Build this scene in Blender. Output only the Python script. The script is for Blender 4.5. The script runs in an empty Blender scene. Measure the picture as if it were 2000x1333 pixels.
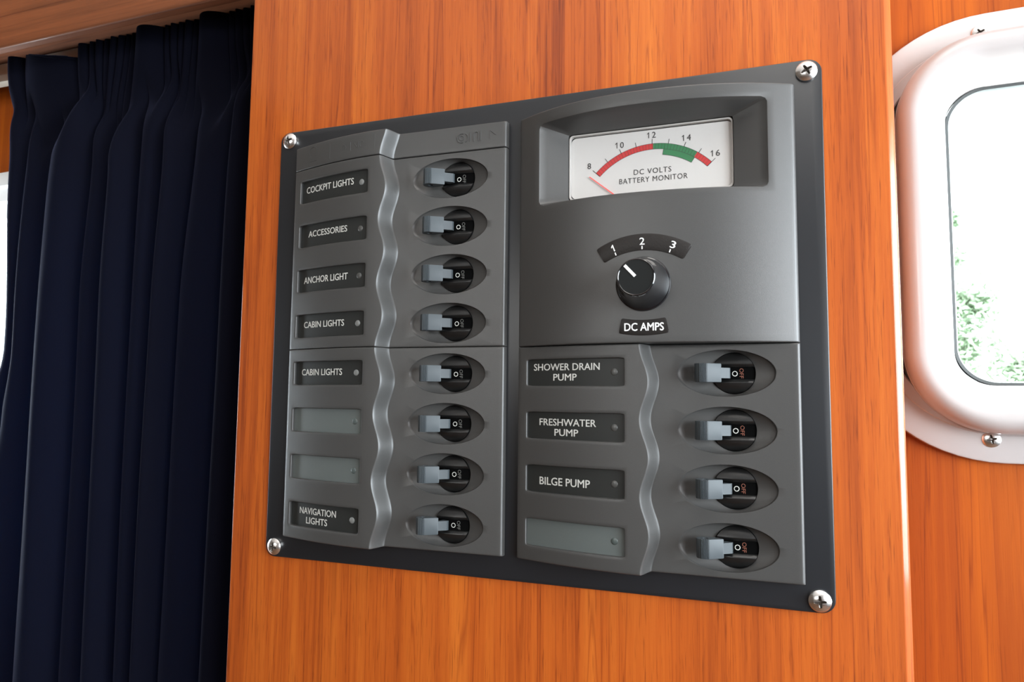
import bpy, math, random
from mathutils import Vector, Matrix
random.seed(7)
S = 0.001                      # everything below is written in millimetres
sc = bpy.context.scene
COL = sc.collection
sin, cos, pi, sqrt = math.sin, math.cos, math.pi, math.sqrt

# ------------------------------------------------------------------ camera
cam_d = bpy.data.cameras.new('camera'); cam = bpy.data.objects.new('camera', cam_d); COL.objects.link(cam)
R = Matrix(((0.94173717, -0.33588384, 0.01769599), (0.33618767, 0.93834722, -0.08051302), (0.01043804, 0.08177128, 0.99659646)))
cam.matrix_world = Matrix(((R[0][0], R[0][2], -R[0][1], 139.69 * S), (R[1][0], R[1][2], -R[1][1], -391.04 * S),
                           (R[2][0], R[2][2], -R[2][1], -38.2 * S), (0, 0, 0, 1)))
cam_d.sensor_width = 36; cam_d.lens = 1360.13 / 2000 * 36; cam_d.clip_start = 0.01; cam_d.clip_end = 200
cam_d.dof.use_dof = True; cam_d.dof.focus_distance = 0.42; cam_d.dof.aperture_fstop = 20
sc.camera = cam
# ------------------------------------------------------------------ world, lights, exposure
w = bpy.data.worlds.new('sky'); sc.world = w; w.use_nodes = True
wn = w.node_tree.nodes; bg = wn['Background']; bg.inputs[0].default_value = (0.93, 0.97, 1.0, 1); bg.inputs[1].default_value = 8.0
def area(name, loc, target, sx, sy, power, color):
    d = bpy.data.lights.new(name, 'AREA'); d.shape = 'RECTANGLE'; d.size = sx * S; d.size_y = sy * S; d.energy = power; d.color = color
    o = bpy.data.objects.new(name, d); COL.objects.link(o); o.location = Vector(loc) * S
    o.rotation_euler = (Vector(target) * S - o.location).to_track_quat('-Z', 'Y').to_euler(); return o
area('right_key_light', (1450, -430, 40), (0, -60, 0), 900, 900, 55, (0.80, 0.92, 1.0))  # added key light from the right; its source is unseen
area('right_rear_fill', (1250, -1150, 120), (150, 0, 40), 420, 620, 19, (0.95, 0.97, 1.0))  # added to brighten the meter cover's right side; no window stands here
area('left_rear_fill', (-500, -1850, 300), (-100, 0, 0), 700, 350, 5, (1.0, 0.95, 0.88))  # added weak fill from behind the camera, source unseen
area('overhead_fill', (260, -420, 900), (180, -150, 0), 500, 500, 4.5, (1.0, 0.96, 0.9))  # added overhead light for upward-facing lips; the ceiling has no hatch
area('daylight_left_window', (-560, 140, -60), (-300, -200, -60), 480, 340, 12, (0.8, 0.92, 1.0))
area('daylight_porthole', (400, 90, 53), (400, -400, 30), 320, 150, 4, (0.9, 0.97, 1.0))
vs = sc.view_settings; vs.view_transform = 'Standard'; vs.look = 'None'; vs.exposure = -0.06; vs.gamma = 1.0; vs.use_curve_mapping = False

# ------------------------------------------------------------------ materials
def new_mat(name):
    m = bpy.data.materials.new(name); m.use_nodes = True
    return m, m.node_tree.nodes, m.node_tree.links, m.node_tree.nodes['Principled BSDF']
def plain(name, col, rough=0.5, metal=0.0, bump=0.0, bscale=900, coat=0.0, spec=0.5, mottle=0.0):
    m, n, l, b = new_mat(name)
    b.inputs['Roughness'].default_value = rough; b.inputs['Metallic'].default_value = metal
    b.inputs['Coat Weight'].default_value = coat; b.inputs['Coat Roughness'].default_value = 0.12
    b.inputs['Specular IOR Level'].default_value = spec
    tc = n.new('ShaderNodeTexCoord'); nz = n.new('ShaderNodeTexNoise'); nz.inputs['Scale'].default_value = bscale; nz.inputs['Detail'].default_value = 3
    l.new(tc.outputs['Object'], nz.inputs['Vector'])
    mx = n.new('ShaderNodeMix'); mx.data_type = 'RGBA'
    mx.inputs[6].default_value = tuple(c * (1 - mottle) for c in col) + (1,); mx.inputs[7].default_value = tuple(min(1, c * (1 + mottle)) for c in col) + (1,)
    l.new(nz.outputs['Fac'], mx.inputs[0]); l.new(mx.outputs[2], b.inputs['Base Color'])
    if bump:
        bp = n.new('ShaderNodeBump'); bp.inputs['Strength'].default_value = bump; bp.inputs['Distance'].default_value = 0.0004
        l.new(nz.outputs['Fac'], bp.inputs['Height']); l.new(bp.outputs[0], b.inputs['Normal'])
    return m
def wood(name, dark, mid, light, along='Z', seed=0.0, coat=0.6, rough=0.55, fine=1.0, croff=0.1):
    m, n, l, b = new_mat(name)
    tc = n.new('ShaderNodeTexCoord')
    def layer(sx, sz, detail, dist, off, r=0.55):
        mp = n.new('ShaderNodeMapping')
        mp.inputs['Scale'].default_value = (sx, sx, sz) if along == 'Z' else (sz, sx, sx)
        mp.inputs['Location'].default_value = (seed + off, seed * 1.7 + off, seed * .3 + off)
        nz = n.new('ShaderNodeTexNoise'); nz.inputs['Scale'].default_value = 1; nz.inputs['Detail'].default_value = detail
        nz.inputs['Roughness'].default_value = r; nz.inputs['Distortion'].default_value = dist
        l.new(tc.outputs['Object'], mp.inputs['Vector']); l.new(mp.outputs[0], nz.inputs['Vector']); return nz.outputs['Fac']
    def math_(op, a, bb):
        q = n.new('ShaderNodeMath'); q.operation = op
        for i, v in enumerate((a, bb)):
            if isinstance(v, (int, float)): q.inputs[i].default_value = v
            else: l.new(v, q.inputs[i])
        return q.outputs[0]
    broad = layer(22, 1.3, 3, 0.4, 0.0); band = layer(95, 3.2, 4, 0.6, 5.3); streak = layer(420, 9, 3, 0.2, 9.1, 0.7); pore = layer(1500, 45, 2, 0, 3.3, 0.6)
    v = math_('ADD', math_('MULTIPLY', broad, 0.42), math_('MULTIPLY', band, 0.36))
    v = math_('ADD', v, math_('MULTIPLY', streak, 0.22 * fine))
    cr = n.new('ShaderNodeValToRGB'); e = cr.color_ramp.elements
    e[0].position = 0.37; e[0].color = dark + (1,); e[1].position = 0.66; e[1].color = light + (1,)
    k = cr.color_ramp.elements.new(0.5); k.color = mid + (1,)
    l.new(v, cr.inputs[0])
    pr = n.new('ShaderNodeValToRGB'); pe = pr.color_ramp.elements
    pe[0].position = 0.28; pe[0].color = (0.5, 0.42, 0.36, 1); pe[1].position = 0.42; pe[1].color = (1, 1, 1, 1)
    l.new(pore, pr.inputs[0])
    mx = n.new('ShaderNodeMix'); mx.data_type = 'RGBA'; mx.blend_type = 'MULTIPLY'; mx.inputs[0].default_value = 0.8 * fine
    l.new(cr.outputs[0], mx.inputs[6]); l.new(pr.outputs[0], mx.inputs[7])
    # darker vein lines
    vein = layer(60, 1.1, 2, 1.2, 14.2)
    vr = n.new('ShaderNodeValToRGB'); ve = vr.color_ramp.elements
    ve[0].position = 0.48; ve[0].color = (1, 1, 1, 1); ve[1].position = 0.5; ve[1].color = (0.66, 0.55, 0.5, 1)
    q = vr.color_ramp.elements.new(0.515); q.color = (1, 1, 1, 1)
    l.new(vein, vr.inputs[0])
    m2 = n.new('ShaderNodeMix'); m2.data_type = 'RGBA'; m2.blend_type = 'MULTIPLY'; m2.inputs[0].default_value = 0.85
    l.new(mx.outputs[2], m2.inputs[6]); l.new(vr.outputs[0], m2.inputs[7])
    l.new(m2.outputs[2], b.inputs['Base Color'])
    b.inputs['Roughness'].default_value = rough; b.inputs['Coat Weight'].default_value = coat; b.inputs['Coat Roughness'].default_value = croff; b.inputs['Specular IOR Level'].default_value = 0.2
    bp = n.new('ShaderNodeBump'); bp.inputs['Strength'].default_value = 0.15; bp.inputs['Distance'].default_value = 0.0003
    l.new(pore, bp.inputs['Height']); l.new(bp.outputs[0], b.inputs['Normal'])
    return m
M = {}
M['wood'] = wood('varnished_teak', (0.20, 0.032, 0.003), (0.355, 0.070, 0.006), (0.47, 0.118, 0.012))
M['wood_hull'] = wood('varnished_teak_hull', (0.26, 0.046, 0.002), (0.38, 0.080, 0.003), (0.47, 0.118, 0.005), seed=3.1, fine=0.4, coat=0.0, croff=0.2)
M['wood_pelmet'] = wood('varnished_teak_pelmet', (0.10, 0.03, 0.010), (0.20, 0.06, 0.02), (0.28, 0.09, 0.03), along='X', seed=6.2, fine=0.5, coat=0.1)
M['wood_room'] = wood('dark_cabin_panelling', (0.05, 0.035, 0.025), (0.08, 0.06, 0.045), (0.12, 0.09, 0.07), seed=9.7, coat=0.0, rough=0.7)
M['plate'] = plain('black_satin_plate', (0.010, 0.011, 0.013), 0.34, bump=0.05, bscale=2500, mottle=0.1)
M['cover'] = plain('dark_grey_plastic', (0.043, 0.042, 0.0405), 0.385, bump=0.14, bscale=4200, mottle=0.12)
M['cap'] = M['cover']
M['toggle'] = plain('grey_toggle_plastic', (0.040, 0.048, 0.053), 0.5, bump=0.03, spec=0.3)
M['black'] = plain('black_breaker_plastic', (0.006, 0.006, 0.006), 0.36, bump=0.08, bscale=1500, spec=0.5)
M['void'] = plain('black_slot_plastic', (0.003, 0.003, 0.003), 1.0, spec=0.0)
M['label'] = plain('dark_label_strip', (0.016, 0.017, 0.016), 0.42, spec=0.3, mottle=0.05)
M['label_blank'] = plain('bare_grey_label_strip', (0.085, 0.098, 0.095), 0.4, mottle=0.04)
M['lettering'] = plain('pale_print', (0.50, 0.50, 0.47), 0.6)
M['white_print'] = plain('white_print', (0.8, 0.8, 0.78), 0.5)
M['off_grey'] = plain('dim_grey_print', (0.09, 0.09, 0.085), 0.6)
M['off_orange_refl'] = plain('print_painted_orange_reflection', (0.17, 0.05, 0.028), 0.6)  # same OFF print, with an orange reflection painted into its colour
M['led'] = plain('frosted_lamp_lens', (0.15, 0.155, 0.15), 0.35)
M['led_dim'] = plain('dark_lamp_lens', (0.055, 0.055, 0.052), 0.35)
M['led_off'] = plain('unlit_lamp_lens', (0.06, 0.075, 0.072), 0.35)
M['steel'] = plain('stainless_steel', (0.78, 0.76, 0.74), 0.26, metal=1.0)
M['recess'] = plain('painted_recess_shade', (0.06, 0.045, 0.035), 0.5)  # shade inside the cross recess, painted as a dark colour
M['dial'] = plain('white_dial_card', (0.54, 0.52, 0.50), 0.5)
M['bezel'] = plain('clear_white_plastic', (0.36, 0.34, 0.32), 0.3)
M['red'] = plain('red_scale_print', (0.50, 0.03, 0.03), 0.5)
M['green'] = plain('green_scale_print', (0.03, 0.17, 0.065), 0.5)
M['ink'] = plain('black_scale_print', (0.035, 0.035, 0.035), 0.5)
M['needle'] = plain('red_needle_paint', (0.85, 0.09, 0.08), 0.4)
M['gloss_black'] = plain('glossy_black_plastic', (0.006, 0.006, 0.007), 0.07, coat=0.6)
M['knob_top'] = plain('satin_black_knob_face', (0.007, 0.008, 0.008), 0.5, spec=0.15)
M['plaque'] = plain('black_brown_plaque', (0.009, 0.007, 0.006), 0.5, spec=0.3, bump=0.3, bscale=900, mottle=0.3)
M['alu'] = plain('white_painted_aluminium', (0.44, 0.415, 0.41), 0.34, coat=0.2)
M['gasket'] = plain('dark_rubber_gasket', (0.05, 0.055, 0.055), 0.6)
M['track'] = plain('ivory_curtain_track', (0.55, 0.5, 0.42), 0.45)
M['frame_white'] = plain('white_window_frame', (0.85, 0.87, 0.87), 0.4)
M['ceiling'] = plain('cream_headliner', (0.78, 0.76, 0.73), 0.8)
M['floor'] = wood('teak_floor', (0.08, 0.04, 0.02), (0.12, 0.06, 0.03), (0.15, 0.08, 0.04), along='X', seed=12, coat=0, rough=0.6)
M['bark'] = plain('pale_tree_bark', (0.5, 0.5, 0.46), 0.9, bump=0.5, bscale=30)
def leaf_mat():
    m, n, l, b = new_mat('pale_green_leaf')
    oi = n.new('ShaderNodeTexCoord'); nz = n.new('ShaderNodeTexNoise'); nz.inputs['Scale'].default_value = 9
    l.new(oi.outputs['Object'], nz.inputs['Vector']); cr = n.new('ShaderNodeValToRGB')
    cr.color_ramp.elements[0].color = (0.22, 0.34, 0.20, 1); cr.color_ramp.elements[1].color = (0.62, 0.72, 0.58, 1)
    l.new(nz.outputs['Fac'], cr.inputs[0]); l.new(cr.outputs[0], b.inputs['Base Color']); b.inputs['Roughness'].default_value = 0.6
    return m
M['leaf'] = leaf_mat()
def fabric():
    m, n, l, b = new_mat('navy_curtain_cloth')
    tc = n.new('ShaderNodeTexCoord'); nz = n.new('ShaderNodeTexNoise'); nz.inputs['Scale'].default_value = 1400; nz.inputs['Detail'].default_value = 2
    l.new(tc.outputs['Object'], nz.inputs['Vector']); cr = n.new('ShaderNodeValToRGB')
    cr.color_ramp.elements[0].color = (0.0012, 0.0013, 0.003, 1); cr.color_ramp.elements[1].color = (0.0028, 0.0031, 0.0080, 1)
    l.new(nz.outputs['Fac'], cr.inputs[0]); l.new(cr.outputs[0], b.inputs['Base Color'])
    b.inputs['Roughness'].default_value = 0.9; b.inputs['Specular IOR Level'].default_value = 0.05
    b.inputs['Sheen Weight'].default_value = 0.06; b.inputs['Sheen Roughness'].default_value = 0.4; b.inputs['Sheen Tint'].default_value = (0.35, 0.4, 0.75, 1)
    tr = n.new('ShaderNodeBsdfTranslucent'); tr.inputs[0].default_value = (0.0035, 0.0095, 0.021, 1)
    ad = n.new('ShaderNodeAddShader'); out = n['Material Output']
    l.new(b.outputs[0], ad.inputs[0]); l.new(tr.outputs[0], ad.inputs[1]); l.new(ad.outputs[0], out.inputs[0])
    return m
M['fabric'] = fabric()
def pane(name, tint, refl):
    m = bpy.data.materials.new(name); m.use_nodes = True; n = m.node_tree.nodes; l = m.node_tree.links; n.clear()
    t = n.new('ShaderNodeBsdfTransparent'); t.inputs[0].default_value = tint + (1,)
    g = n.new('ShaderNodeBsdfGlossy'); g.inputs['Roughness'].default_value = 0.03
    f = n.new('ShaderNodeFresnel'); f.inputs[0].default_value = 1.45; k = n.new('ShaderNodeMath'); k.operation = 'MULTIPLY'; k.inputs[1].default_value = refl
    mx = n.new('ShaderNodeMixShader'); o = n.new('ShaderNodeOutputMaterial')
    geo = n.new('ShaderNodeNewGeometry'); inv = n.new('ShaderNodeMath'); inv.operation = 'SUBTRACT'; inv.inputs[0].default_value = 1.0   # reflect at the front face only
    l.new(geo.outputs['Backfacing'], inv.inputs[1]); k2 = n.new('ShaderNodeMath'); k2.operation = 'MULTIPLY'
    l.new(f.outputs[0], k.inputs[0]); l.new(k.outputs[0], k2.inputs[0]); l.new(inv.outputs[0], k2.inputs[1]); l.new(k2.outputs[0], mx.inputs[0]); l.new(t.outputs[0], mx.inputs[1]); l.new(g.outputs[0], mx.inputs[2]); l.new(mx.outputs[0], o.inputs[0])
    return m
M['glass'] = pane('window_glass', (0.95, 0.99, 0.98), 1.0)
M['meter_glass'] = pane('meter_window', (0.98, 0.98, 0.98), 1.2)

# ------------------------------------------------------------------ mesh helpers; local frame (u right, v up, h out of the wall)
def W3(p): return (p[0] * S, -p[2] * S, p[1] * S)
def mk(name, verts, faces, mat, parent=None, sharp=28, smooth=True, raw=False, loc=None, mats=None, fmat=None):
    me = bpy.data.meshes.new(name)
    me.from_pydata([tuple(c * S for c in p) if raw else W3(p) for p in verts], [], faces); me.validate(); me.update()
    if mats:
        for q in mats: me.materials.append(q)
        for i, p in enumerate(me.polygons): p.material_index = fmat[i]
    else: me.materials.append(mat)
    if smooth:
        me.polygons.foreach_set('use_smooth', [True] * len(me.polygons)); me.set_sharp_from_angle(angle=math.radians(sharp))
    o = bpy.data.objects.new(name, me); COL.objects.link(o)
    if parent is not None: o.parent = parent
    if loc is not None: o.location = W3(loc)
    return o
def share(src, parent, loc):
    o = src.copy(); COL.objects.link(o); o.parent = parent; o.location = W3(loc) if loc is not None else src.location; return o
def tag(o, label=None, cat=None, group=None, kind=None):
    if label: o['label'] = label
    if cat: o['category'] = cat
    if group: o['group'] = group
    if kind: o['kind'] = kind
    return o
def loops_mesh(loops, close_last=False, close_first=False):
    n = len(loops[0]); V = [p for L in loops for p in L]; F = []
    for k in range(len(loops) - 1):
        for i in range(n):
            j = (i + 1) % n; F.append((k * n + i, k * n + j, (k + 1) * n + j, (k + 1) * n + i))
    if close_last: F.append(tuple((len(loops) - 1) * n + i for i in range(n)))
    if close_first: F.append(tuple(reversed(range(n))))
    return V, F
def rrect(cx, cy, hx, hy, r, seg=8):
    P = []; r = max(min(r, hx, hy), 0.01)
    for k, (sx, sy) in enumerate(((1, 1), (-1, 1), (-1, -1), (1, -1))):
        for i in range(seg + 1):
            a = k * pi / 2 + i / seg * pi / 2
            P.append((cx + sx * (hx - r) + r * cos(a), cy + sy * (hy - r) + r * sin(a)))
    return P
def box_vf(x0, x1, y0, y1, h0, h1, base=0):
    V = [(x0, y0, h0), (x1, y0, h0), (x1, y1, h0), (x0, y1, h0), (x0, y0, h1), (x1, y0, h1), (x1, y1, h1), (x0, y1, h1)]
    F = [(3, 2, 1, 0), (4, 5, 6, 7), (0, 1, 5, 4), (1, 2, 6, 5), (2, 3, 7, 6), (3, 0, 4, 7)]
    return V, [tuple(i + base for i in f) for f in F]
def boxes(name, bl, mat, parent=None, bevel=0, raw=False):
    V = []; F = []
    for b in bl:
        v, f = box_vf(*b, base=len(V)); V += v; F += f
    o = mk(name, V, F, mat, parent, smooth=False, raw=raw)
    if bevel:
        md = o.modifiers.new('bevel', 'BEVEL'); md.width = bevel * S; md.segments = 3
    return o
def world_box(name, x0, x1, y0, y1, z0, z1, mat, parent=None, bevel=0):
    return boxes(name, [(x0, x1, z0, z1, -y1, -y0)], mat, parent, bevel)
def text_mesh(body, u0, u1, v0, v1, surf, name, mat, parent, bold=0.03, rot=0, spacing=1.0, res=3, lift=0.06, thick=0.0):
    """lettering fitted into the box u0..u1, v0..v1 and laid on surf(u, v)"""
    cu = bpy.data.curves.new('t', 'FONT'); cu.body = body; cu.size = 1; cu.offset = 0; cu.resolution_u = res; cu.align_x = 'CENTER'
    cu.space_character = spacing
    o = bpy.data.objects.new('t', cu); COL.objects.link(o)
    dg = bpy.context.evaluated_depsgraph_get(); dg.update()
    me = bpy.data.meshes.new_from_object(o.evaluated_get(dg)); me.name = name
    bpy.data.objects.remove(o); bpy.data.curves.remove(cu)
    P = [(v.co.x, v.co.y) for v in me.vertices]
    if rot: P = [(y, -x) for x, y in P] if rot < 0 else [(-y, x) for x, y in P]
    ax, bx = min(p[0] for p in P), max(p[0] for p in P); ay, by = min(p[1] for p in P), max(p[1] for p in P)
    for v, p in zip(me.vertices, P):
        u = u0 + (p[0] - ax) / (bx - ax) * (u1 - u0); q = v0 + (p[1] - ay) / (by - ay) * (v1 - v0)
        v.co = W3((u, q, surf(u, q) + lift))
    if bold > 0:
        V = [tuple(v.co) for v in me.vertices]; F = [tuple(p.vertices) for p in me.polygons]; n0 = len(V); VV = []; FF = []
        k_ = bold * (u1 - u0) / (bx - ax) * S; kv = bold * (v1 - v0) / (by - ay) * S
        for c, (dx, dz) in enumerate(((0, 0), (-k_, 0), (k_, 0), (0, kv * .6), (0, -kv * .6))):
            VV += [(x + dx, y - c * .004 * S, z + dz) for x, y, z in V]; FF += [tuple(i + c * n0 for i in f) for f in F]
        bpy.data.meshes.remove(me); me = bpy.data.meshes.new(name); me.from_pydata(VV, [], FF); me.update()
    me.materials.clear(); me.materials.append(mat)
    ob = bpy.data.objects.new(name, me); COL.objects.link(ob); ob.parent = parent
    return ob
def join_meshes(name, obs, mat, parent):
    V = []; F = []
    for o in obs:
        b = len(V); V += [tuple(v.co) for v in o.data.vertices]; F += [tuple(i + b for i in p.vertices) for p in o.data.polygons]
        bpy.data.objects.remove(o)
    me = bpy.data.meshes.new(name); me.from_pydata(V, [], F); me.materials.append(mat)
    o = bpy.data.objects.new(name, me); COL.objects.link(o); o.parent = parent; return o

# ================================================================== the setting
HA = math.radians(2.5); HT = Vector((cos(HA), -sin(HA), 0)); HN = Vector((-sin(HA), -cos(HA), 0)); H0 = Vector((206, 50, 0))
def hull(s, z, h):   # point on the hull side: s along it, z up, h out into the cabin
    p = H0 + HT * s + HN * h; return (p.x, p.y, z)
# pillar (narrow bulkhead post that carries the panel)
def pillar():
    x0, x1, yf, yb, z0, z1, r = -203.6, 207.0, 2.0, 66.0, -1100, 700, 3.2
    pr = [(x0, yb)]
    pr += [(x0 + r * .5 - r * .5 * cos(a), yf + r * .5 - r * .5 * sin(a)) for a in [i * pi / 12 for i in range(7)]]
    pr += [(x1 - 3.9, yf), (x1 - 3.4, yf + .06), (x1 - 2.9, yf + .3), (x1 - .3, yf + 1.86), (x1 - .05, yf + 2.2), (x1, yf + 2.9), (x1, 52.5)]
    n = len(pr); V = [(x, y, z0) for x, y in pr] + [(x, y, z1) for x, y in pr]
    F = [(i, (i + 1) % n, n + (i + 1) % n, n + i) for i in range(n)] + [tuple(range(n))[::-1], tuple(range(n, 2 * n))]
    return tag(mk('wall_center', V, F, M['wood'], sharp=30, raw=True), kind='structure')
pillar()
# hull side right of the pillar, with the porthole cut out
PC = (196.0, 53.5)     # porthole centre (s, z)
def hull_right():
    seg = 10; inner = rrect(PC[0], PC[1], 196, 103, 55, seg); outer = []
    s0, s1, z0, z1 = -4, 1300, -1100, 700
    for p in inner:
        dx, dy = p[0] - PC[0], p[1] - PC[1]
        t = min(((s1 - PC[0]) / dx) if dx > 1e-6 else ((s0 - PC[0]) / dx) if dx < -1e-6 else 1e9, ((z1 - PC[1]) / dy) if dy > 1e-6 else ((z0 - PC[1]) / dy) if dy < -1e-6 else 1e9)
        outer.append((PC[0] + dx * t, PC[1] + dy * t))
    for c in ((s0, z0), (s1, z0), (s1, z1), (s0, z1)):   # snap nearest point to each corner
        i = min(range(len(outer)), key=lambda k: (outer[k][0] - c[0]) ** 2 + (outer[k][1] - c[1]) ** 2); outer[i] = c
    L = [[hull(*p, 0) for p in outer], [hull(*p, 0) for p in inner], [hull(*p, -40) for p in inner], [hull(*p, -40) for p in outer]]
    V, F = loops_mesh(L)
    return tag(mk('wall_right', V, F, M['wood_hull'], smooth=False, raw=True), kind='structure')
hull_right()
# hull side left of the pillar, with the curtained window
def hull_left():
    s0, s1, z0, z1 = -1500, -405, -1100, 700; a0, a1, b0, b1 = -1180, -455, -330, 172
    def quad(sa, sb, za, zb):
        V = []; 
        for h in (0, -40): V += [hull(sa, za, h), hull(sb, za, h), hull(sb, zb, h), hull(sa, zb, h)]
        return V
    V = []; F = []
    for q in ((s0, a0, z0, z1), (a1, s1, z0, z1), (a0, a1, z0, b0), (a0, a1, b1, z1)):
        b = len(V); V += quad(*q); F += [tuple(b + i for i in f) for f in ((0, 1, 2, 3), (7, 6, 5, 4), (0, 4, 5, 1), (1, 5, 6, 2), (2, 6, 7, 3), (3, 7, 4, 0))]
    return tag(mk('wall_left', V, F, M['wood_hull'], smooth=False, raw=True), kind='structure')
hull_left()
def left_window():
    a0, a1, b0, b1 = -1180, -455, -330, 172; cs, cz = (a0 + a1) / 2, (b0 + b1) / 2; hs, hz = (a1 - a0) / 2, (b1 - b0) / 2
    def ring(o):   # profile of the frame, stepped
        pts = [(10, 0), (10, 5), (6, 6), (-4, 6), (-6, 2), (-18, 1), (-20, -4), (-34, -6), (-36, -14), (-36, -22), (0, -22), (0, 0)]
        return [[hull(x, z, h) for x, z in rrect(cs, cz, hs + d, hz + d, 12 + max(d, -8), 6)] for d, h in pts]
    V, F = loops_mesh(ring(0)); F = [f[::-1] for f in F]
    fr = tag(mk('window_2', V, F, M['frame_white'], sharp=25, raw=True), 'white window frame behind the navy curtain', kind='structure')
    P = rrect(cs, cz, hs - 30, hz - 30, 10, 6)
    V, F = loops_mesh([[hull(x, z, -18) for x, z in P], [hull(x, z, -16) for x, z in P]], True, True)
    mk('glass_pane', V, F, M['glass'], fr, smooth=False, raw=True)
left_window()
# ceiling, floor and the far sides of the cabin (out of the picture, with openings for its daylight)
tag(world_box('ceiling', -1600, 1600, -2000, 90, 960, 990, M['ceiling']), kind='structure')
tag(world_box('floor', -1600, 1600, -2000, 90, -1130, -1100, M['floor']), kind='structure')
def cabin():
    o = boxes('wall_back', [(-1600, -900, -1100, 960, 1960, 2000), (-100, 400, -1100, 960, 1960, 2000), (1400, 1600, -1100, 960, 1960, 2000),
                            (-900, -100, -1100, 180, 1960, 2000), (-900, -100, 480, 960, 1960, 2000), (400, 1400, -1100, 960, 1960, 2000)], M['wood_room'])
    tag(o, kind='structure')
    tag(boxes('wall_side', [(-1640, -1600, -1100, 960, -90, 2000)], M['wood_room']), kind='structure')
    tag(boxes('wall_end', [(1560, 1600, -1100, -300, -90, 2000), (1560, 1600, 600, 960, -90, 2000), (1560, 1600, -300, 600, -90, 40), (1560, 1600, -300, 600, 900, 2000)], M['wood_room']), kind='structure')
cabin()
# pelmet board above the curtain
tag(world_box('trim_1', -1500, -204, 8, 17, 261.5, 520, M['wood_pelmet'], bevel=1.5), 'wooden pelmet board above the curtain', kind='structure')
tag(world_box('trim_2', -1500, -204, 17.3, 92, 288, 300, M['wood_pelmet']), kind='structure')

# ================================================================== porthole
def porthole():
    root = tag(bpy.data.objects.new('window_1', None), 'white aluminium porthole in the wood hull side', kind='structure'); COL.objects.link(root)
    def ring(name, hx, hy, r, prof, mat, cx=PC[0], seg=16, sharp=30):
        L = [[hull(x, z, h) for x, z in rrect(cx, PC[1], hx + d, hy + d, max(r + d, 1), seg)] for d, h in prof]
        V, F = loops_mesh(L); F = [f[::-1] for f in F]
        return mk(name, V, F, mat, root, sharp=sharp, raw=True)
    # outer flange
    ring('flange', 216, 123.4, 74, [(0, 0), (0, 3.4), (-.4, 4.4), (-1.4, 4.9), (-14.5, 5.3), (-15, 5.7), (-20.5, 5.9), (-21.2, 5.2), (-21.4, 2.6), (-36, 2.4), (-36, -30), (-22, -32), (-22, 0)], M['alu'])
    # opening sash: rounded bull-nose standing proud of the flange
    pr = [(-1, 4.4), (0, 6.2), (0.2, 9), (-.9, 9.5), (-.9, 10.2), (0, 10.8), (0, 12)]
    for i in range(1, 13):
        a = i / 12 * pi * .5; pr.append((-8 * (1 - cos(a)), 12 + 10 * sin(a)))
    pr += [(-11, 21.8), (-14, 20.4), (-18, 16.5), (-21, 11.5), (-23.5, 6.5), (-25, 3.2), (-25.6, 0), (-26, -6), (-2, -6)]
    ring('sash', 188, 107.7, 44, pr, M['alu'], sharp=40)
    ring('seal', 188, 107.7, 44, [(-3, 2.6), (.6, 2.8), (1.2, 3.8), (.4, 5.0), (-3, 5.0)], M['gasket'])
    ring('gasket', 188 - 25.2, 107.7 - 25.2, 21, [(0, 1.6), (-1.6, 1.2), (-2.4, -.6), (-2.4, -3), (0, -3)], M['gasket'])
    P = rrect(PC[0], PC[1], 163, 83, 20, 10)
    V, F = loops_mesh([[hull(x, z, -4) for x, z in P], [hull(x, z, -1.5) for x, z in P]], True, True)
    mk('glass_pane', V, F, M['glass'], root, smooth=False, raw=True)
    return root
port = porthole()

# ================================================================== screws
def screw_mesh(R0, H, cup=True):
    V = []; F = []; fm = []; NA = 64; RR = [0, .08, .14, .2, .26, .32, .38, .43, .48, .52, .56, .62, .7, .78, .85, .91, .96, 1.0]
    def height(x, y, q):
        dome = H * (1 - (q) ** 2.6 * .72)
        def arm(a, b):   # recess arm along a
            wdt = .085 + .05 * (1 - abs(a) / .55); e = (wdt - abs(b)) / .035; e2 = (.55 - abs(a)) / .05
            return max(0, min(1, e, e2))
        k = max(arm(x, y), arm(y, x)); return dome - k * H * (.95 - .5 * min(1, q / .55))
    for k, q in enumerate(RR):
        for i in range(NA):
            a = i / NA * 2 * pi; x, y = q * cos(a), q * sin(a); V.append((R0 * x, R0 * y, height(x, y, q)))
    dark = []
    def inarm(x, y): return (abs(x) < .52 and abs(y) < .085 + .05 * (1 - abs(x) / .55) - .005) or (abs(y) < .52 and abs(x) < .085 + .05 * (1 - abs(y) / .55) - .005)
    n = len(RR)
    for i in range(NA): a = i / NA * 2 * pi; V.append((R0 * cos(a), R0 * sin(a), -.4))
    for k in range(n):
        for i in range(NA):
            j = (i + 1) % NA; F.append((k * NA + i, (k + 1) * NA + i, (k + 1) * NA + j, k * NA + j))
            if k < n - 1:
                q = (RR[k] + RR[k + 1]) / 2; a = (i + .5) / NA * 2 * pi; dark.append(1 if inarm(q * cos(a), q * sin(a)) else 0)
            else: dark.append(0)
    return V, F, dark
# flange screws
for s, z, rt in ((50.9, 165.3, .5), (47.8, -57.2, .2)):
    V, F, fd = screw_mesh(4.3, 1.6)
    c, sn = cos(rt), sin(rt)
    V2 = []
    for x, y, h in V:
        X, Y = x * c - y * sn, x * sn + y * c; V2.append(hull(s + X, z + Y, 5.0 + h))
    mk('screw', V2, F, None, port, sharp=40, raw=True, mats=(M['steel'], M['recess']), fmat=fd)

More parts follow.
